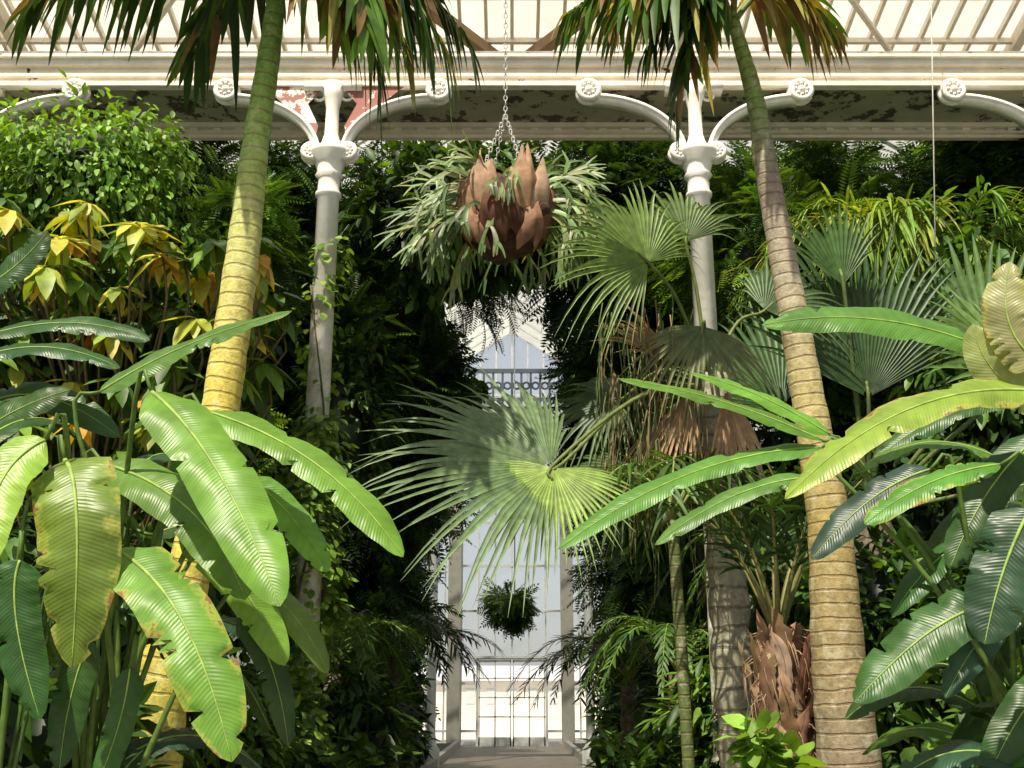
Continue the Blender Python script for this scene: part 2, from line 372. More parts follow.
# main roof glazing over the hall
mb=MB(); rz=lambda y:9.97+(13.2-y)*.2; YR=11.3
mb.add([(-8,13.2,rz(13.2)+.06),(8,13.2,rz(13.2)+.06),(8,YR,rz(YR)+.06),(-8,YR,rz(YR)+.06)],[(0,1,2,3)],mat=1)
for i in range(-23,24): x=i*.34; beam(mb,(x,13.2,rz(13.2)),(x,YR,rz(YR)),.045,.09)
for y in (12.75,12.0,YR): beam(mb,(-8,y,rz(y)-.06),(8,y,rz(y)-.06),.06,.07)
for x in (-6.6,-2.2,2.24,6.7): beam(mb,(x,13.2,rz(13.2)-.08),(x,YR,rz(YR)-.08),.12,.18)
box(mb,-8,8,13.1,13.3,8.95,10.05)
mb.build('glass_roof',[M_paint,M_roofglass],False)
mb=MB()
for s in (-1,1):
    beam(mb,(s*.1,13.05,9.82),(s*1.8,11.35,10.22),.15,.15); beam(mb,(s*5.2,13.0,9.82),(s*3.8,11.4,10.2),.06,.06,mat=1)
mb.build('roof_valley_beams',[M_brown,M_paint],False)
mb=MB()
for s in (-1,1):
    mb.add([(s*8,13.2,10),(s*8,40,10),(0,40,15.2),(0,13.2,15.2)],[(0,1,2,3)],mat=1)
    for i in range(28):
        y=13.2+i*.99; beam(mb,(s*8,y,9.95),(0,y,15.15),.06,.12,(0,1,0))
box(mb,-.1,.1,13.2,40,15.0,15.2)
mb.build('ceiling_wing_glazing',[M_white,M_wingglass],False)
# gallery
mb=MB()
box(mb,-8,8,12.0,12.08,8.86,9.16,mat=2); box(mb,-8,8,11.92,12.0,9.12,9.2); box(mb,-8,8,11.95,12,8.98,9.02); box(mb,-8,8,11.93,12.0,8.84,8.9)
box(mb,-8,8,11.86,12.3,9.2,9.24)
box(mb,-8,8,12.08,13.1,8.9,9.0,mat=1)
box(mb,-8,8,13.02,13.1,8.72,8.9); box(mb,-8,8,12.94,13.02,8.84,8.9); box(mb,-8,8,12.96,13.02,8.76,8.79)
for i in range(-26,27): box(mb,i*.3-.05,i*.3+.05,12.98,13.02,8.79,8.84)
box(mb,-8,8,11.98,12.02,9.32,9.35)
for i in range(-7,8): box(mb,i*1.1+.2-.02,i*1.1+.2+.02,11.98,12.02,9.24,9.33)
mb.build('gallery_balcony',[M_paint,M_soffit,M_beam],False)
def column(x,rust=False):
    y=12; mb=MB()
    lathe(mb,x,y,[(.26,0),(.26,.35),(.2,.42),(.2,.9),(.24,.96),(.15,1.05),(.14,1.3),(.13,7.35),(.155,7.37),(.155,7.41),(.13,7.44),(.13,7.6),(.17,7.64),(.145,7.68),(.18,7.8),(.26,7.9),(.27,7.95),(.22,7.98),(.14,8.0),(.11,8.1),(.085,8.2),(.08,8.55),(.11,8.7),(.17,8.86)],24)
    for s in (-1,1):
        n=18
        for off,th,wd in ((0,.1,.16),(.05,.04,.22)):
            vs=[]
            for i in range(n+1):
                a=math.pi/2*i/n
                for dr in (0,th):
                    cx=.17+1.1; cz=7.93; rx=1.05+off+dr; rzz=.69+off+dr
                    for yy in (-wd/2,wd/2): vs.append((x+s*(cx-rx*math.cos(a)),y+yy,cz+rzz*math.sin(a)))
            f=[]
            for i in range(n):
                o=i*4; p=o+4
                f+=[(o,o+1,p+1,p),(o+2,p+2,p+3,o+3),(o,p,p+2,o+2),(o+1,o+3,p+3,p+1)]
            f+=[(0,2,3,1),(n*4,n*4+1,n*4+3,n*4+2)]
            mb.add(vs,f)
        ring(mb,(x+s*.17,y,8.74),.07,.02)
        for cx,cz,R in ((x+s*1.3,8.76,.12),(x+s*.22,7.93,.09)):
            yy=y-.1
            ring(mb,(cx,yy,cz),R,.04); ico((cx,yy,cz),(R*.5,.06,R*.5),(1,1,1),mb,2,0)
            for k in range(8):
                a=k*math.pi/4; ico((cx+R*.62*math.cos(a),yy-.02,cz+R*.62*math.sin(a)),(.028,.035,.028),(1,1,1),mb,1,0)
            ring(mb,(cx,yy+.1,cz),R*1.0,.045)
            ico((cx,yy+.06,cz),(R,.07,R),(1,1,1),mb,2,0)
    box(mb,x-.35,x+.35,y-.1,y+.1,8.78,8.88)
    if rust:
        for s in (-1,1):
            mb.add([(x+s*.08,y-.04,8.86),(x+s*.9,y-.04,8.86),(x+s*.6,y-.04,8.6),(x+s*.38,y-.04,8.4),(x+s*.26,y-.04,8.2),(x+s*.2,y-.04,8.05),(x+s*.16,y-.04,8.3),(x+s*.3,y-.04,8.6)],[(0,1,2,7),(2,3,6,7),(3,4,5,6)],mat=1)
    mb.build('iron_column',[M_col,M_rust])
for x,r in ((-6.65,False),(-2.2,True),(2.24,False),(6.7,False)): column(x,r)
# far gallery and thin columns
mb=MB(); Y=28
box(mb,-8,8,Y,Y+.15,8.7,9.05); box(mb,-8,8,Y,Y+1.2,8.95,9.0); box(mb,-8,8,Y-.05,Y+.2,9.0,9.08)
box(mb,-8,8,Y+.02,Y+.1,9.95,10.06,mat=1); box(mb,-8,8,Y+.03,Y+.08,9.18,9.26,mat=1)
for i in range(-32,33):
    x=i*.25; box(mb,x-.03,x+.03,Y+.04,Y+.08,9.08,9.95,mat=1)
    ring(mb,(x+.125,Y+.06,9.6),.09,.03,n=12,m=4,mat=1)
mb.build('balcony_railing',[M_white,M_rail],False)
for x in (-1.98,1.92):
    mb=MB(); lathe(mb,x,28.07,[(.22,0),(.22,.4),(.14,.5),(.11,.8),(.1,7.6),(.15,7.7),(.12,7.8),(.2,8.1),(.2,8.7)],14); mb.build('slender_column',[M_white])
mb=MB(); tube(mb,[V((5.1,11.4,10.3)),V((4.85,11.2,8.4)),V((4.52,11,5.6))],[.008]*3,6); mb.build('support_wire',[M_steel])
# ------------------------------------------------------------------ tall ringed palms
def palm(name,P,R,C,crown,fronds,tm):
    mb=MB(); n=70; pts=cat(P,n); cols=[];rad=[]
    m=len(P)-1
    for i in range(n+1):
        x=i/n*m; k=min(int(x),m-1); t=x-k; r=lerp(R[k],R[k+1],t); 
        rad.append(r*(1+.03*math.sin(i*2.1)))
        cols.append(tuple(lerp(C[k][j],C[k+1][j],t) for j in range(3)))
    tube(mb,pts,rad,20,cols=cols,mat=0)
    for M_,B_,ll,br,col in fronds: frond(mb,crown,M_,B_,ll*.9,.042,24,col,droop=1.2,mat=1,ribmat=2,brown=br,rr=.025,t0=.2)
    return mb.build(name,[tm,M_leaf,M_stem])
TY=(.48,.42,.07);TB=(.25,.2,.13);TG=(.17,.33,.05);TO=(.62,.5,.08)
cA=(-1.73,7,6.75)
palm('palm_tree',[(-2.22,7,.05),(-2.19,7,1.0),(-2.16,7,1.6),(-1.98,7,2.83),(-1.92,7,3.5),(-1.855,7,4.49),(-1.82,7,5.33),(-1.763,7,6.14),(-1.73,7,6.9)],
 [.24,.2,.17,.12,.125,.115,.095,.08,.055],[TB,TY,TY,TO,TO,(.5,.48,.16),(.3,.42,.1),TG,TG],cA,[
 ((-2.4,6.8,7.1),(-3.1,6.6,6.4),.5,.1,G1),((-2.6,7.1,7.2),(-3.6,7.1,6.6),.5,.1,GD),((-2.2,6.5,7.0),(-2.7,6.1,6.3),.45,.1,G1),((-2.1,7.4,7.1),(-2.6,7.8,6.6),.45,.1,GD),
 ((-1.2,6.8,7.05),(-.5,6.7,6.0),.55,.2,G1),((-1.25,6.5,6.9),(-.95,6.2,5.75),.5,.2,G2),((-1.35,6.9,6.95),(-.95,6.9,5.85),.5,.1,G1),((-1.1,7.2,7.2),(-.35,7.2,6.35),.5,.1,GD),
 ((-1.4,7.3,7.3),(-.7,7.6,6.7),.5,.1,G1),((-1.6,6.4,7.4),(-1.4,5.8,6.7),.5,.1,G2),((-2.0,6.5,7.3),(-2.3,6.0,6.7),.5,.1,G1),((-1.45,6.8,6.8),(-1.2,6.6,6.1),.4,.4,G3),((-1.2,6.9,6.8),(-.75,6.8,6.0),.4,.3,G3)],M_trunkg)
cB=(1.62,7,6.35)
palm('palm_tree',[(2.06,7,.05),(2.04,7,1.19),(2.025,7,1.89),(2.03,7,2.7),(1.96,7,3.5),(1.88,7,4.33),(1.80,7,5.1),(1.745,7,5.73),(1.62,7,6.4)],
 [.24,.19,.165,.135,.11,.095,.083,.065,.045],[TB,TB,(.27,.21,.1),(.34,.26,.08),(.42,.35,.14),(.34,.29,.2),(.22,.17,.13),(.15,.24,.05),(.25,.32,.06)],cB,[
 ((1.1,6.9,6.7),(.4,6.8,6.3),.38,.3,G1),((1.15,6.6,6.5),(.7,6.4,5.95),.38,.25,G1),((1.42,6.9,6.5),(1.2,6.8,5.75),.4,.3,G1),((1.95,6.9,6.6),(2.2,6.8,6.15),.32,.85,GY),((2.0,7.2,6.8),(2.45,7.3,6.5),.35,.6,G2),
 ((1.3,7.2,6.8),(.55,7.4,6.65),.4,.3,G1),((1.35,6.8,6.6),(.95,6.7,5.95),.35,.4,GD),((1.6,6.5,6.9),(1.5,5.9,6.7),.4,.1,G2),((1.3,6.8,6.75),(1.0,6.8,6.3),.3,.6,GY)],M_trunk)
# ------------------------------------------------------------------ broad-leaved plants
def heliconia(name,leaves,roots,extra=0,xr=None):
    mb=MB()
    for (A,M,B,hw,nh,col,e) in leaves:
        blade(mb,A,M,B,hw*.92,nh,col,mat=2 if e else 0,tears=9 if e else 4)
        rt=min(roots,key=lambda r:abs(r[0]-A[0])+random.uniform(0,.3)); r=V(rt)+V((random.uniform(-.12,.12),random.uniform(-.1,.1),0))
        A=V(A); d=(A-V(M)).normalized(); hgt=A.z
        stalk(mb,[r,r+V((0,0,hgt*.35)),V((lerp(r.x,A.x,.35),lerp(r.y,A.y,.35),hgt*.72)),A+d*.12+V((0,0,-.03)),A],.02,.007,(.09,.16,.03))
    for i in range(extra):
        rt=random.choice(roots); a=random.uniform(0,6.28); h=random.uniform(.8,2.7)
        A=V((rt[0]+.35*math.cos(a),rt[1]+.2+.3*math.sin(a),h)); B=A+V((math.cos(a)*.7,abs(math.sin(a))*.6,random.uniform(-.5,.1))); M=(A+B)/2+V((0,0,.15))
        if xr and not(xr[0]<B.x<xr[1]): continue
        blade(mb,A,M,B,random.uniform(.07,.11),(0,-.5,1),random.choice((G1,GD,G1,BB)),tears=3)
        stalk(mb,[V(rt),V((rt[0],rt[1],h*.5)),A],.014,.007,(.07,.13,.03))
    return mb.build(name,[M_ban,M_stem,M_bane])
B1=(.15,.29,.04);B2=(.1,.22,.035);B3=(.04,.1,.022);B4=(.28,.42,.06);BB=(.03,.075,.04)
f=(.1,-1,.35); u=(.1,-.55,1)
heliconia('heliconia_plant',[
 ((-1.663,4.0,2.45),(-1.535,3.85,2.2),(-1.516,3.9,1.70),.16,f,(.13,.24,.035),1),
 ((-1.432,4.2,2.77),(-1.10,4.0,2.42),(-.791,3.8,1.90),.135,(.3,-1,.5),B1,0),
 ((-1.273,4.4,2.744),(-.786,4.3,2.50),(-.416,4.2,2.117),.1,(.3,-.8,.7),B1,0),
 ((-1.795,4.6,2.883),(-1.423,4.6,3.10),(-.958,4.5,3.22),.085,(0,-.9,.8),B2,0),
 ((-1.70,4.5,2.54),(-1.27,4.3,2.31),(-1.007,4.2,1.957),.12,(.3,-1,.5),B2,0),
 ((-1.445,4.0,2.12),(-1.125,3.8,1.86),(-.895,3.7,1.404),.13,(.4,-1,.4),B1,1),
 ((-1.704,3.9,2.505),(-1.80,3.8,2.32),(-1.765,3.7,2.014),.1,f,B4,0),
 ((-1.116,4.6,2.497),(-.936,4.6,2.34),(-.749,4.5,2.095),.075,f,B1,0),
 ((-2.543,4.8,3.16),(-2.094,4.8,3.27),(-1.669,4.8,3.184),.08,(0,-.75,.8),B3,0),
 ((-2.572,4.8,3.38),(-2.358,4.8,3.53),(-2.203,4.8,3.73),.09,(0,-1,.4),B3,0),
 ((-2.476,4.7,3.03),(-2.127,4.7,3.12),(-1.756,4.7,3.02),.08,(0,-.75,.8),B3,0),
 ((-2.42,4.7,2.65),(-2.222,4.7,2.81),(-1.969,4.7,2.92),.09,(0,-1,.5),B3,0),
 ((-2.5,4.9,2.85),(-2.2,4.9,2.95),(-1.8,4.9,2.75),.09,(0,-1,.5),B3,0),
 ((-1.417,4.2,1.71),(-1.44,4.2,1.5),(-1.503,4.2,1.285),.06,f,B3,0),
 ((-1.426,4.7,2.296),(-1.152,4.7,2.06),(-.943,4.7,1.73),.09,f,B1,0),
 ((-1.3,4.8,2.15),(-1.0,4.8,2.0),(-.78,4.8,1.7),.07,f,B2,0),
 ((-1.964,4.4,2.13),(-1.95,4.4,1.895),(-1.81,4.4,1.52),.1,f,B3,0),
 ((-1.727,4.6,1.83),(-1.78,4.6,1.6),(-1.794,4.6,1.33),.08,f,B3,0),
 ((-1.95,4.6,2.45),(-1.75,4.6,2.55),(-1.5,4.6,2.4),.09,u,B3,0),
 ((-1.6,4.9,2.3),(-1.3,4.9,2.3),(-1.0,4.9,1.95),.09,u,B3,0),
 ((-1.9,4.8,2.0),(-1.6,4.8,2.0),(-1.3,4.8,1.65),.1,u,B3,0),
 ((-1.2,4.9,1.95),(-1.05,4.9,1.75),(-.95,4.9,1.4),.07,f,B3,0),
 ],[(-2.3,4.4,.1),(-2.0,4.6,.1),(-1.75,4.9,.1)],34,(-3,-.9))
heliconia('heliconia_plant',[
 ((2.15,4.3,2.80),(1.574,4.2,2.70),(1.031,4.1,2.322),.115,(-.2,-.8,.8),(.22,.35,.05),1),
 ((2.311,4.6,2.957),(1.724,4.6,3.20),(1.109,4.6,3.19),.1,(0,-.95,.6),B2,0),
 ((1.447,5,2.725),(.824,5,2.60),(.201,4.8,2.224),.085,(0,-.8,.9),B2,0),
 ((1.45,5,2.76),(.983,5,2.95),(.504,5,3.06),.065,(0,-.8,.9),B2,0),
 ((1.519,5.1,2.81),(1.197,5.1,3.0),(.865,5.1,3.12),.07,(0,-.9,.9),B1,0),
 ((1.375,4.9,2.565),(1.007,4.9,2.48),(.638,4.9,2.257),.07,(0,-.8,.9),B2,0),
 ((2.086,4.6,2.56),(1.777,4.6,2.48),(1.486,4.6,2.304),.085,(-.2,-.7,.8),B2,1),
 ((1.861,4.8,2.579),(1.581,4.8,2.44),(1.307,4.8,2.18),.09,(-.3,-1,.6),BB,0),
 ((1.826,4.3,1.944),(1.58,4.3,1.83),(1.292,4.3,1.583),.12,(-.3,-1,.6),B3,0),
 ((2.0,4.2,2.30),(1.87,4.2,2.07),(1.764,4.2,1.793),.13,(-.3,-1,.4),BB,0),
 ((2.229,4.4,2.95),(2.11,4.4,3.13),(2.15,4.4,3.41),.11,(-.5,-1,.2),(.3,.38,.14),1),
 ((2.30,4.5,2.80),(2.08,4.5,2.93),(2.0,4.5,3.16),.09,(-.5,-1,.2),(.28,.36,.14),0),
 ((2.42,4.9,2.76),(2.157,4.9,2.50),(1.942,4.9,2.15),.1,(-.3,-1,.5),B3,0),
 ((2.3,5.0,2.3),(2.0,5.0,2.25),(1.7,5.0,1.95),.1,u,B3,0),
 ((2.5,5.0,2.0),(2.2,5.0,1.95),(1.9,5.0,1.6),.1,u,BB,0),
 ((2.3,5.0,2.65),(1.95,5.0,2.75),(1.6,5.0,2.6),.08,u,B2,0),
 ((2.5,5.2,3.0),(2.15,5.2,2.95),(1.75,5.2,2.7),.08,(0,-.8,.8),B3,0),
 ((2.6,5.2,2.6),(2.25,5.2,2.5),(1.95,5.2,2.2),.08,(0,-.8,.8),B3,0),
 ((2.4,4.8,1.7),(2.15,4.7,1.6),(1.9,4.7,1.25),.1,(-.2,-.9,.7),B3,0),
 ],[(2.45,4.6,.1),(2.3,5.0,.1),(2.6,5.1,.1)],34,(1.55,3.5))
# ------------------------------------------------------------------ fan palms
mb=MB(); FG=(.11,.2,.05);FG2=(.24,.35,.07);FGr=(.07,.13,.04)
cr=V((1.72,9.2,4.25))
P=cat([(1.82,9.2,.1),(1.8,9.2,1.5),(1.78,9.2,3),(1.72,9.2,4.3)],40)
tube(mb,P,[.16*(1+.12*math.sin(i*1.9)+random.uniform(-.05,.05)) for i in range(41)],16,(.32,.31,.22),2)
fans=[((.29,8,3.26),(-.95,-.1,.2),(-.2,-.75,.65),1.55,100,52,(.12,.19,.08),.45,(.16,.24,.11)),
 ((.31,7.88,3.22),(-.1,-.35,-.6),(.0,-.85,.5),.8,100,38,FG2,.35,(.18,.3,.05)),
 ((1.12,8.4,5.05),(-.5,-.15,.45),(-.2,-.8,.5),.98,120,44,(.13,.22,.05),.9,(.18,.27,.07)),
 ((1.55,9.0,5.5),(.1,.1,1),(0,-1,.3),.8,70,24,FGr,1.1,(.16,.24,.06)),
 ((2.3,9.4,5.0),(.7,.1,.6),(0,-.9,.5),.9,80,26,(.05,.1,.03),.8,FGr),
 ((1.6,8.7,4.6),(-.2,-.2,-.8),(0,-.9,.4),.8,80,26,(.09,.14,.05),.6,(.2,.2,.08)),
 ((.95,9.6,4.2),(-.5,.1,-.1),(0,-.8,.6),.8,110,32,(.045,.08,.03),.9,(.07,.12,.04)),
 ((1.0,9.2,3.5),(-.6,0,-.6),(0,-.8,.6),.7,90,30,(.06,.1,.035),.9,(.1,.15,.05))]
for h,a,nn,R,sp,ns,c,dr,c2 in fans:
    fan(mb,h,a,nn,R,sp,ns,c,dr,col2=c2); hv=V(h); av=V(a).normalized()
    stalk(mb,[cr,lerp(cr,hv,.5)+V((0,0,.2)),hv-av*.05,hv+av*.12],.02,.01,(.14,.18,.05),1)
for h,a,R in (((1.35,8.9,4.35),(-.6,-.1,.5),.75),((1.5,8.9,4.1),(-.3,-.2,-.9),.9),((1.8,8.9,4.1),(.1,-.2,-1),1.0),((1.3,9,3.9),(-.4,-.1,-.8),.7)):
    fan(mb,h,a,(0,-1,.2),R,24,12,(.36,.22,.13),.5,mat=3,pleat=1.4,col2=(.5,.36,.22))
for i in range(130):
    x=random.uniform(.75,1.6);y=random.uniform(8.6,9.3);z=random.uniform(3.5,4.9);l=random.uniform(.5,1.4)
    stalk(mb,[(x,y,z),(x+random.uniform(-.1,.1),y,z-l*.5),(x+random.uniform(-.15,.15),y,z-l)],.006,.003,random.choice([(.28,.2,.1),(.12,.16,.06),(.18,.2,.09)]),3,4)
mb.build('fan_palm',[M_fan,M_stem,M_fibre,M_husk])
mb=MB(); cr=V((3.25,9.9,3.2))
tube(mb,cat([(3.3,9.9,.1),(3.28,9.9,1.6),(3.25,9.9,3.3)],20),[.2*(1+.1*math.sin(i*1.9)) for i in range(21)],16,(.15,.11,.07),2)
for h,a,nn,R,sp,ns,c in (((3.2,9.5,4.2),(0,.05,1),(0,-1,.1),1.9,62,36,(.035,.075,.022)),((4.3,9.4,4.5),(.4,0,.9),(-.2,-1,.3),1.5,75,30,(.07,.13,.035)),((4.35,9.0,4.3),(-.8,-.1,.5),(0,-.8,.6),1.1,80,26,(.09,.16,.04)),
   ((2.6,10.2,4.3),(-.5,.2,.8),(0,-1,.3),1.4,70,28,(.04,.09,.022)),((4.0,9.2,3.3),(.5,-.3,.1),(0,-.7,.7),1.1,100,30,(.04,.09,.025)),((3.0,9.3,5.2),(-.1,.0,1),(0,-1,.3),.9,45,18,(.06,.12,.03))):
    fan(mb,h,a,nn,R,sp,ns,c,.35,fuse=.6,col2=tuple(x*1.4 for x in c)); hv=V(h); av=V(a).normalized()
    stalk(mb,[cr,lerp(cr,hv,.5),hv-av*.05,hv+av*.15],.026,.013,(.12,.16,.05),1)
mb.build('fan_palm',[M_fan,M_stem,M_fibre])
# ------------------------------------------------------------------ staghorn fern in hanging basket
mb=MB(); c=V((-.06,9,5.85))
ico((c.x,c.y,c.z-.14),(.37,.35,.33),(1,1,1),mb,4,.16,1)
def antler(p,d,w,l,depth,col,g):
    S=d.cross(V((random.uniform(-.5,.5),-.9,.5))).normalized(); NN=S.cross(d).normalized(); vs=[]
    n=6;q=V(p);dd=V(d)
    for i in range(n+1):
        ww=w*(.55+.55*i/n) if depth>0 else w*(1-.7*(i/n)**1.5)
        vs+=[q-S*ww+NN*ww*.2,q,q+S*ww+NN*ww*.2]
        dd=(dd+V((0,0,-g/n))).normalized(); q2=q; q=q+dd*l/n
    fs=[]
    for j in range(n): o=j*3; fs+=[(o,o+1,o+4,o+3),(o+1,o+2,o+5,o+4)]
    mb.add(vs,fs,col=tuple(x*random.uniform(.8,1.2) for x in col),mat=0)
    if depth>0:
        for s in ((-1,1) if random.random()<.6 else (-1,.1,1)):
            nd=(dd+S*s*random.uniform(.45,.8)).normalized()
            antler(q2+S*s*w*.45,nd,w*.7,l*random.uniform(.55,.85),depth-1,col,g*.9)
AC=[(.13,.2,.07),(.19,.27,.1),(.25,.32,.14),(.09,.14,.05)]
for i in range(110):
    a=random.uniform(0,2*math.pi); el=random.uniform(-.7,1.2)
    if i>55: a=random.choice((0,math.pi))+random.uniform(-.6,.6)
    d=V((math.cos(a)*1.3,math.sin(a)*.8,el)).normalized()
    st=c+V((d.x*.34,d.y*.3,d.z*.28-.05)); dd=V((d.x*random.uniform(.8,1.5),d.y,d.z*.8+random.uniform(0,.9))).normalized()
    if d.y<-.5 and (random.random()<.75): continue
    antler(st,dd,random.uniform(.024,.04),random.uniform(.24,.38),2,random.choice(AC),random.uniform(.3,1.9))
for i in range(16):
    antler(c+V((random.uniform(-.3,.3),random.uniform(-.2,.1),.2)),V((random.uniform(-.8,.8),random.uniform(-.5,.2),1)).normalized(),.026,.2,1,random.choice(AC),.8)
for i in range(7):
    antler(c+V((random.uniform(-.12,.08),-.36,random.uniform(0,.2))),V((random.uniform(-.5,.5),-1,.3)).normalized(),.024,.16,1,random.choice(AC),2.2)
def shield(a,z0,R,h,col,lean):
    # cupped, lobed basal frond hugging the ball
    vs=[];n=14;m=12;o=V((math.cos(a),math.sin(a),0)); s=V((-o.y,o.x,0)); ph=random.uniform(0,6)
    for i in range(n+1):
        t=i/n
        for k in range(m+1):
            x=-1+2*k/m
            wd=R*math.sin(math.pi*min(1,.15+t*.75))**.6
            hh=h*t*(1-.25*x*x+ (.13*math.sin(x*9+ph) if t>.6 else 0))
            b=.36-.13*x*x+.07*math.sin(t*3.0)+lean*t*t+.015*math.sin(x*7+t*5+ph)
            vs.append(c+o*b+s*(x*wd)+V((0,0,z0+hh-.12*abs(x)*(1-t))))
    fs=[(i*(m+1)+k,i*(m+1)+k+1,(i+1)*(m+1)+k+1,(i+1)*(m+1)+k) for i in range(n) for k in range(m)]
    mb.add(vs,fs,col=col,mat=2)
for a,z0,R,h,col,ln in ((3.5,-.25,.17,.5,(.3,.18,.11),.06),(4.0,-.15,.15,.52,(.42,.28,.18),-.02),(4.35,-.35,.15,.36,(.15,.07,.045),.0),(5.25,-.15,.16,.55,(.4,.25,.16),.0),(5.7,-.2,.17,.5,(.46,.32,.22),.05),(4.85,-.38,.15,.34,(.1,.05,.03),.0),
   (3.1,-.3,.16,.4,(.2,.11,.07),.06),(6.1,-.32,.16,.42,(.24,.13,.08),.06),(.8,-.2,.2,.5,(.3,.2,.1),0),(1.6,-.2,.2,.5,(.25,.15,.1),0),(2.4,-.2,.2,.5,(.3,.2,.1),0),(3.8,-.4,.13,.25,(.34,.2,.13),.05),(5.45,-.42,.14,.28,(.3,.17,.11),.05)):
    shield(a,z0,R,h,col,ln)
for a in range(4):
    th=a*math.pi/2+.6
    e=c+V((.3*math.cos(th),.3*math.sin(th),.15)); s=V((c.x,9,6.75)); L=(s-e).length; n=16
    for k in range(n): 
        p=lerp(e,s,(k+.5)/n); ring(mb,p,.014,.0045,'y' if k%2 else 'x',mat=3,n=8,m=4,sz=1.9)
for k in range(66):
    ring(mb,(c.x,9,6.76+k*.055),.016,.005,'y' if k%2 else 'x',mat=3,n=10,m=5,sz=1.7)
mb.build('staghorn_fern_hanging_basket',[M_fan,M_moss,M_husk,M_steel])
# distant hanging basket
mb=MB(); ico((.06,24,3.5),(.3,.3,.25),(.02,.03,.01),mb,3,.1,1); cloud(mb,(.06,24,3.6),(.7,.6,.35),480,SPRIG,.35,[G1,G1,G2],0,False)
tube(mb,[V((.06,24,3.7)),V((.06,24,8)),V((.06,24,15.0))],[.012]*3,6,mat=2); mb.build('fern_hanging_basket',[M_leaf,M_moss,M_steel])
# ------------------------------------------------------------------ left shrubs and trees
mb=MB()
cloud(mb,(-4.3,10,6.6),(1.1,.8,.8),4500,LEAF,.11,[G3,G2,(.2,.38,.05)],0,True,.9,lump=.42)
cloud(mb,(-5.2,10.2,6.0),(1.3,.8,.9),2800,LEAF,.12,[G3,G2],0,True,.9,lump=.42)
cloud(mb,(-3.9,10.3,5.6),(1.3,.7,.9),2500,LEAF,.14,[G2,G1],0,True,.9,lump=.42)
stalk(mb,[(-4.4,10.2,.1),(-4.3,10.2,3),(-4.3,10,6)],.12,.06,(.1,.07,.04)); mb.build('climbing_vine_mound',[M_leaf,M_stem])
mb=MB()
for i in range(130):
    p=V((random.uniform(-4.5,-1.95),random.uniform(7.7,8.8),random.uniform(3.5,5.5)))
    if p.x>-2.7 and p.z>5.1: p.z-=.4
    n=random.randint(7,11); a0=random.uniform(0,6)
    hot=random.random()*(1.0 if p.z>4.3 else 1.6)
    pal=[(.7,.48,.05),(.65,.58,.08),(.55,.28,.04)] if hot<.24 else ([(.4,.45,.06),(.26,.36,.05),(.55,.5,.07)] if hot<.5 else [G2,G3,G1])
    a=np.arange(n)*2*math.pi/n+a0; el=rng.uniform(-1.2,.1,n)
    d=np.stack([np.cos(a),np.sin(a),el],1); scatter(mb,*T_leaf(.4,.05,.3),np.repeat(np.array([p]),n,0),d,np.tile([0,-.35,1.],(n,1)),rng.uniform(.2,.36,n),np.array([random.choice(pal) for _ in range(n)])*rng.uniform(.8,1.2,(n,1)))
    stalk(mb,[p,p+V((.03,.1,-.4)),V((lerp(p.x,-3.3,.4),8.4,p.z-1))],.008,.014,(.12,.1,.04),1,5)
cloud(mb,(-3.4,8.8,4.2),(1.4,.5,1.0),1500,LEAF,.24,[GD,G1],0,True,.8)
stalk(mb,[(-3.4,8.6,.1),(-3.3,8.5,2),(-3.3,8.4,3.9)],.07,.05,(.1,.07,.04),1)
mb.build('croton_shrub',[M_leaf,M_stem])
def tree(name,parts,trunk,mats=None):
    mb=MB()
    for p in parts: cloud(mb,*p)
    if trunk:
        P=cat(trunk,14); tube(mb,P,[lerp(.14,.05,i/14) for i in range(15)],10,(.08,.06,.04),1)
    return mb.build(name,mats or [M_leaf,M_stem])
GDD=(.018,.045,.01)
DK=[GD,GDD,GD,G1]; MD=[G1,G2,GD,GD]; LT=[G2,G1,G1,G3]
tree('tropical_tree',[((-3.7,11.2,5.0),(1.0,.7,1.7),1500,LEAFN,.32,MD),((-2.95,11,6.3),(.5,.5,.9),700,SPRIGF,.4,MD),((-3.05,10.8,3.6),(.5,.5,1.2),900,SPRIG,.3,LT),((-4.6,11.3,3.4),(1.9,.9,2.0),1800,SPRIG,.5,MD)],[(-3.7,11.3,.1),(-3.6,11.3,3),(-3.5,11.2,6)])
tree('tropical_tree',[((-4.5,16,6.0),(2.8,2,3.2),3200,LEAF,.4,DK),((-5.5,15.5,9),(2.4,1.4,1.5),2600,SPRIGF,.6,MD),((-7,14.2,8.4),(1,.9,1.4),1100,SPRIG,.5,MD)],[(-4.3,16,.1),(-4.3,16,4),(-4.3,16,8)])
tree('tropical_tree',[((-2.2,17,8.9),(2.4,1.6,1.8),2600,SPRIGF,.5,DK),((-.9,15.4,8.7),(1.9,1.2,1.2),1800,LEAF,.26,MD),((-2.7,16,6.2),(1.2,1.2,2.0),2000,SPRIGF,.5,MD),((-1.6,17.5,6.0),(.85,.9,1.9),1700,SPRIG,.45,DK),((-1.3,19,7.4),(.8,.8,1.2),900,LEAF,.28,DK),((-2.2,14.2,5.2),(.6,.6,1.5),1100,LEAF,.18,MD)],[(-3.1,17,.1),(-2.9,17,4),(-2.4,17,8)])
tree('tropical_tree',[((1.5,16,8.8),(2.1,1.4,1.6),2600,SPRIG,.5,DK),((2.2,16,6.6),(1.2,1.2,2.0),2000,SPRIGF,.5,MD),((1.75,18,6.2),(.75,.9,1.8),1500,SPRIG,.45,DK),((2.9,17.5,4.6),(1.3,1.2,1.5),1200,LEAF,.3,MD)],[(3,17,.1),(2.9,17,4),(2.4,17,8)])
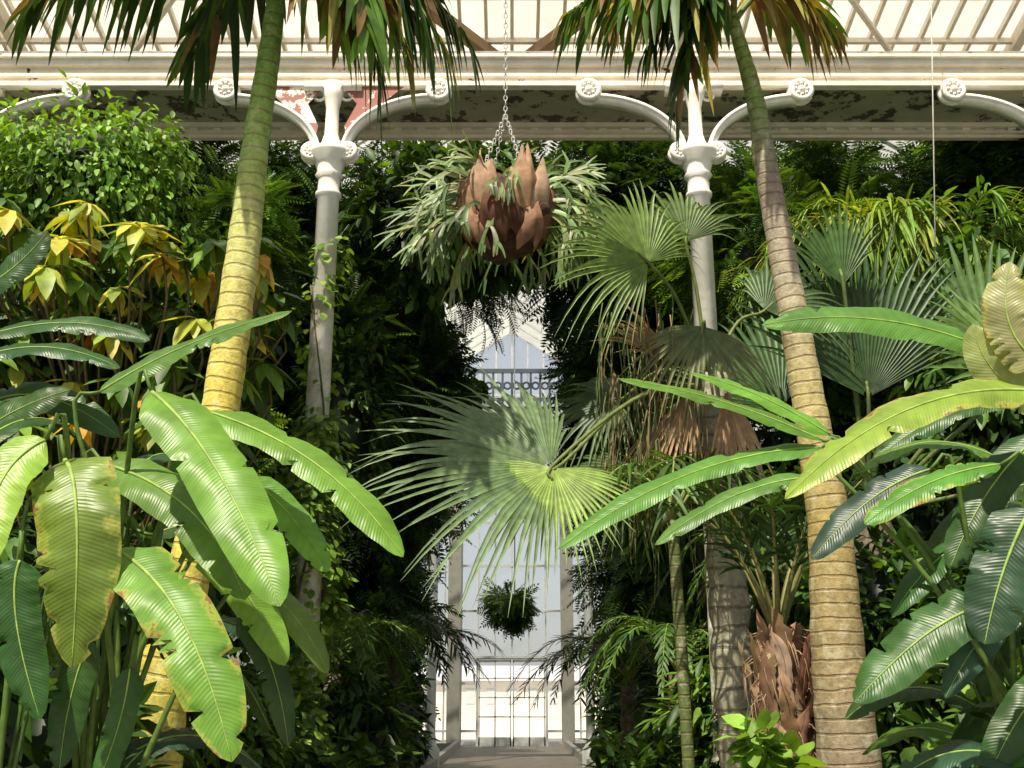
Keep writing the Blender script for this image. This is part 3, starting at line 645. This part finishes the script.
tree('tropical_tree',[((5.0,15,7.6),(2.6,1.8,2.4),3200,SPRIGF,.6,MD),((4.6,14,4.0),(2.3,1.3,2.2),2600,LEAF,.3,DK),((6.9,14.3,8.7),(1,.9,1.4),1300,SPRIG,.5,MD)],[(4.6,14.6,.1),(4.6,14.6,4),(4.8,15,8)])
tree('tropical_tree',[((-3.2,23,4.4),(1.3,2,3.6),2200,SPRIG,.6,DK),((3.3,23,4.4),(1.3,2,3.6),2200,SPRIG,.6,DK)],None)
tree('tropical_tree',[((-3.9,32,6),(1.8,2,5.0),1800,SPRIG,.8,DK),((4.0,32,6),(1.8,2,5.0),1800,SPRIG,.8,DK)],None)
tree('tropical_tree',[((-5.6,12,2.4),(1.6,1,2.2),1500,LEAF,.3,DK),((-3.0,9.8,2.4),(.8,.6,1.4),1800,LEAF,.16,MD)],None)
tree('tropical_tree',[((5.6,11.5,4.9),(1.4,1,2.2),2200,LEAF,.22,MD),((4.0,11.3,2.6),(1.6,.8,2.0),2400,LEAF,.2,DK),((3.3,12.8,6.9),(1.3,.6,1.2),1600,SPRIGF,.45,LT)],[(4.6,11.5,.1),(4.7,11.5,2),(5.2,11.5,5)])
# arching feather palm on the right
mb=MB(); cC=(5.2,12.4,5.6)
for i in range(15):
    a=math.pi*(i/14)*1.1+2.0+random.uniform(-.1,.1); L=2.6
    M_=(cC[0]+math.cos(a)*L*.5,cC[1]-abs(math.sin(a))*.7,cC[2]+random.uniform(1.1,1.7)); B_=(cC[0]+math.cos(a)*L,cC[1]-abs(math.sin(a))*1.0,cC[2]+random.uniform(-.2,1.6))
    frond(mb,cC,M_,B_,.55,.018,34,random.choice([(.2,.3,.05),(.14,.26,.04),(.28,.34,.06)]),droop=.6)
tube(mb,cat([(5.3,12.4,.1),(5.25,12.4,3),(5.2,12.4,5.7)],20),[.14]*21,14,(.2,.16,.1),2); mb.build('feather_palm',[M_leaf,M_stem,M_fibre])
# ivy up the left column
mb=MB(); n=8000; z=rng.uniform(.3,6.8,n); th=rng.uniform(0,6.28,n)
keep=rng.uniform(0,1,n)<np.where(z>4.6,.12,.9)*(.55+.45*np.sin(z*2.3+th)); z=z[keep]; th=th[keep]; n=len(z)
rad=.15+rng.uniform(0,.16,n)*np.where(z<4.6,1.3,.6); pos=np.stack([-2.2+rad*np.cos(th)+.08*np.sin(z*3),12+rad*np.sin(th),z],1)
out=np.stack([np.cos(th),np.sin(th),np.full(n,-.7)],1)
scatter(mb,LEAFW[0],LEAFW[1],pos,out+rng.normal(size=(n,3))*.4,out+np.array([0,0,1.3]),rng.uniform(.07,.14,n),np.array([G3,(.24,.38,.06),G2])[rng.integers(0,3,n)])
stalk(mb,[(-2.05,11.85,.1),(-2.38,11.86,2),(-2.06,11.86,4),(-2.33,11.88,6.2)],.02,.01,(.12,.1,.05)); mb.build('ivy_vine',[M_leaf,M_stem])
# ------------------------------------------------------------------ understorey
def shrub(*parts):
    mb=MB()
    for p in parts: cloud(mb,*p)
    return mb.build('understorey_shrub',[M_leaf])
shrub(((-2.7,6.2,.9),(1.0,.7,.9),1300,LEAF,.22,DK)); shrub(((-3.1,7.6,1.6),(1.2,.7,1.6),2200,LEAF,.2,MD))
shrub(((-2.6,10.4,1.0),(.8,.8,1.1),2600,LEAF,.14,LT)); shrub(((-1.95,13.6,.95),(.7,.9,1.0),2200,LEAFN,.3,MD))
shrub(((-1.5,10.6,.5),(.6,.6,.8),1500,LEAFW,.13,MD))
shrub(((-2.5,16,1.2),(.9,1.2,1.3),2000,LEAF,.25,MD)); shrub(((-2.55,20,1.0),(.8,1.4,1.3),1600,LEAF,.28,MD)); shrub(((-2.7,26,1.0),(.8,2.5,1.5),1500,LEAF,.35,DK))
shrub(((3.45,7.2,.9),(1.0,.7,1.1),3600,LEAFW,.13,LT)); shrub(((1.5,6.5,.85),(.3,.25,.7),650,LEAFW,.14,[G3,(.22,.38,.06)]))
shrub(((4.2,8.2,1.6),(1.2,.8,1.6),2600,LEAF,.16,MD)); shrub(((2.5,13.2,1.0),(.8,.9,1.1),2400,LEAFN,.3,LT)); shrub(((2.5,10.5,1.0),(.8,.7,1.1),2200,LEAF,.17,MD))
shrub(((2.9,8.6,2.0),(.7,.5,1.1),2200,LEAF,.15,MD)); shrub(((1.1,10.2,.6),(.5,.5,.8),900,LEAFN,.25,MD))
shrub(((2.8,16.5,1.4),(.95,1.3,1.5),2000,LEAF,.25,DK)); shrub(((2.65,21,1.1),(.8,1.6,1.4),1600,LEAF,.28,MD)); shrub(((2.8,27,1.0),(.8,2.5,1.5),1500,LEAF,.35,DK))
def cycad(c,n,L,col,h=.6,spread=1.0,ll=.22):
    mb=MB(); c=V(c)
    tube(mb,[V((c.x,c.y,.1)),V((c.x,c.y,c.z*.5)),c],[.16,.15,.13],12,(.1,.07,.04),2)
    for i in range(n):
        a=2*math.pi*i/n+random.uniform(-.15,.15); r=L*random.uniform(.8,1.1)
        frond(mb,c,c+V((math.cos(a)*r*.5,math.sin(a)*r*.5,h*random.uniform(.7,1.3))),c+V((math.cos(a)*r*spread,math.sin(a)*r*spread,random.uniform(-.5,.35))),ll,.018,30,col,droop=.25,t0=.1)
    mb.build('cycad',[M_leaf,M_stem,M_fibre])
cycad((-1.9,18,2.2),20,1.7,GD,ll=.34); cycad((2.0,19.5,1.9),20,1.9,GD,ll=.34); cycad((-2.3,14.6,1.9),16,1.4,G1); cycad((2.2,15,1.9),16,1.4,G1); cycad((2.9,10.8,2.3),14,1.5,G1,.8)
# young palm with fibrous base on the right
mb=MB(); P=cat([(1.82,7.6,.1),(1.82,7.6,1.0),(1.8,7.6,1.6),(1.8,7.6,2.1)],24)
tube(mb,P,[.1+.05*math.exp(-((i-15)/6)**2)-.05*max(0,(i-18)/6) for i in range(25)],16,(.2,.12,.07),0)
for i in range(90):
    a=random.uniform(0,6.28); z=.5+1.4*(i/90); r=.13+.06*math.exp(-((z-1.6)/.4)**2)*random.uniform(.5,1.3); fl=random.uniform(0,.07)
    blade(mb,(1.81+(r-.03)*math.cos(a),7.6+(r-.03)*math.sin(a),z-.12),(1.81+(r+.02)*math.cos(a),7.6+(r+.02)*math.sin(a),z+.1),(1.81+(r+fl)*math.cos(a+random.uniform(-.4,.4)),7.6+(r+fl)*math.sin(a),z+random.uniform(.2,.4)),random.uniform(.03,.07),(math.cos(a),math.sin(a),.1),random.choice([(.38,.24,.15),(.45,.33,.22),(.2,.12,.07),(.3,.2,.12)]),mat=1,ribmat=1,ribcol=(.26,.16,.1),n=12,obl=1.2,tears=3,wave=.2)
for i in range(110):
    a=random.uniform(0,6.28); z=random.uniform(1.0,2.1); q=random.uniform(.18,.26)
    stalk(mb,[(1.81+.14*math.cos(a),7.6+.14*math.sin(a),z),(1.81+q*math.cos(a),7.6+q*math.sin(a),z-.05),(1.81+q*math.cos(a+.2),7.6+q*math.sin(a+.2),z-.25)],.004,.002,(.4,.28,.18),1,4)
for i in range(10):
    a=i*.65; r=.7
    frond(mb,(1.8,7.6,1.95),(1.8+math.cos(a)*.28,7.6+math.sin(a)*.28,2.6),(1.8+math.cos(a)*r,7.6+math.sin(a)*.5,2.85+random.uniform(-.2,.3)),.4,.016,16,GD,droop=.3,mat=2,ribmat=3,t0=.35,rr=.022,ribcol=(.18,.18,.06))
mb.build('young_palm',[M_fibre,M_husk,M_leaf,M_stem])
mb=MB(); x,y,h=1.28,8.3,2.9
tube(mb,cat([(x,y,.1),(x-.02,y,h*.5),(x-.06,y,h)],16),[.045]*17,10,(.09,.12,.03),0)
for i in range(7):
    a=i*.9; frond(mb,(x-.06,y,h),(x+math.cos(a)*.4,y+math.sin(a)*.4,h+.4),(x+math.cos(a)*.85,y+math.sin(a)*.8,h),.35,.014,18,G1,mat=1,ribmat=2)
mb.build('cane_palm',[M_trunk,M_leaf,M_stem])
# ------------------------------------------------------------------ light, sky, camera
w=bpy.data.worlds.new('sky'); bpy.context.scene.world=w; w.use_nodes=True; nt=w.node_tree
sk=nt.nodes.new('ShaderNodeTexSky'); sk.sky_type='NISHITA'; sk.sun_disc=False; sk.sun_elevation=math.radians(55); sk.sun_rotation=math.radians(200); sk.dust_density=3
hz=mixc(nt,.45,sk.outputs[0],(7.5,7.5,7.2))
nt.links.new(hz,nt.nodes['Background'].inputs[0]); nt.nodes['Background'].inputs[1].default_value=.12
sl=bpy.data.lights.new('sun','SUN'); sl.energy=7.6; sl.angle=math.radians(.7); sl.color=(1,.91,.74)
so=bpy.data.objects.new('sun',sl); bpy.context.scene.collection.objects.link(so)
so.rotation_euler=V((.22,.5,-.84)).to_track_quat('-Z','Y').to_euler()
cd=bpy.data.cameras.new('camera'); co=bpy.data.objects.new('camera',cd); bpy.context.scene.collection.objects.link(co)
co.location=(0,0,1.6); co.rotation_euler=(math.radians(90+16),0,0); cd.sensor_width=36; cd.lens=36*1096/1024; cd.clip_end=300
bpy.context.scene.camera=co
vs=bpy.context.scene.view_settings; vs.view_transform='Standard'; vs.look='None'; vs.exposure=-.05
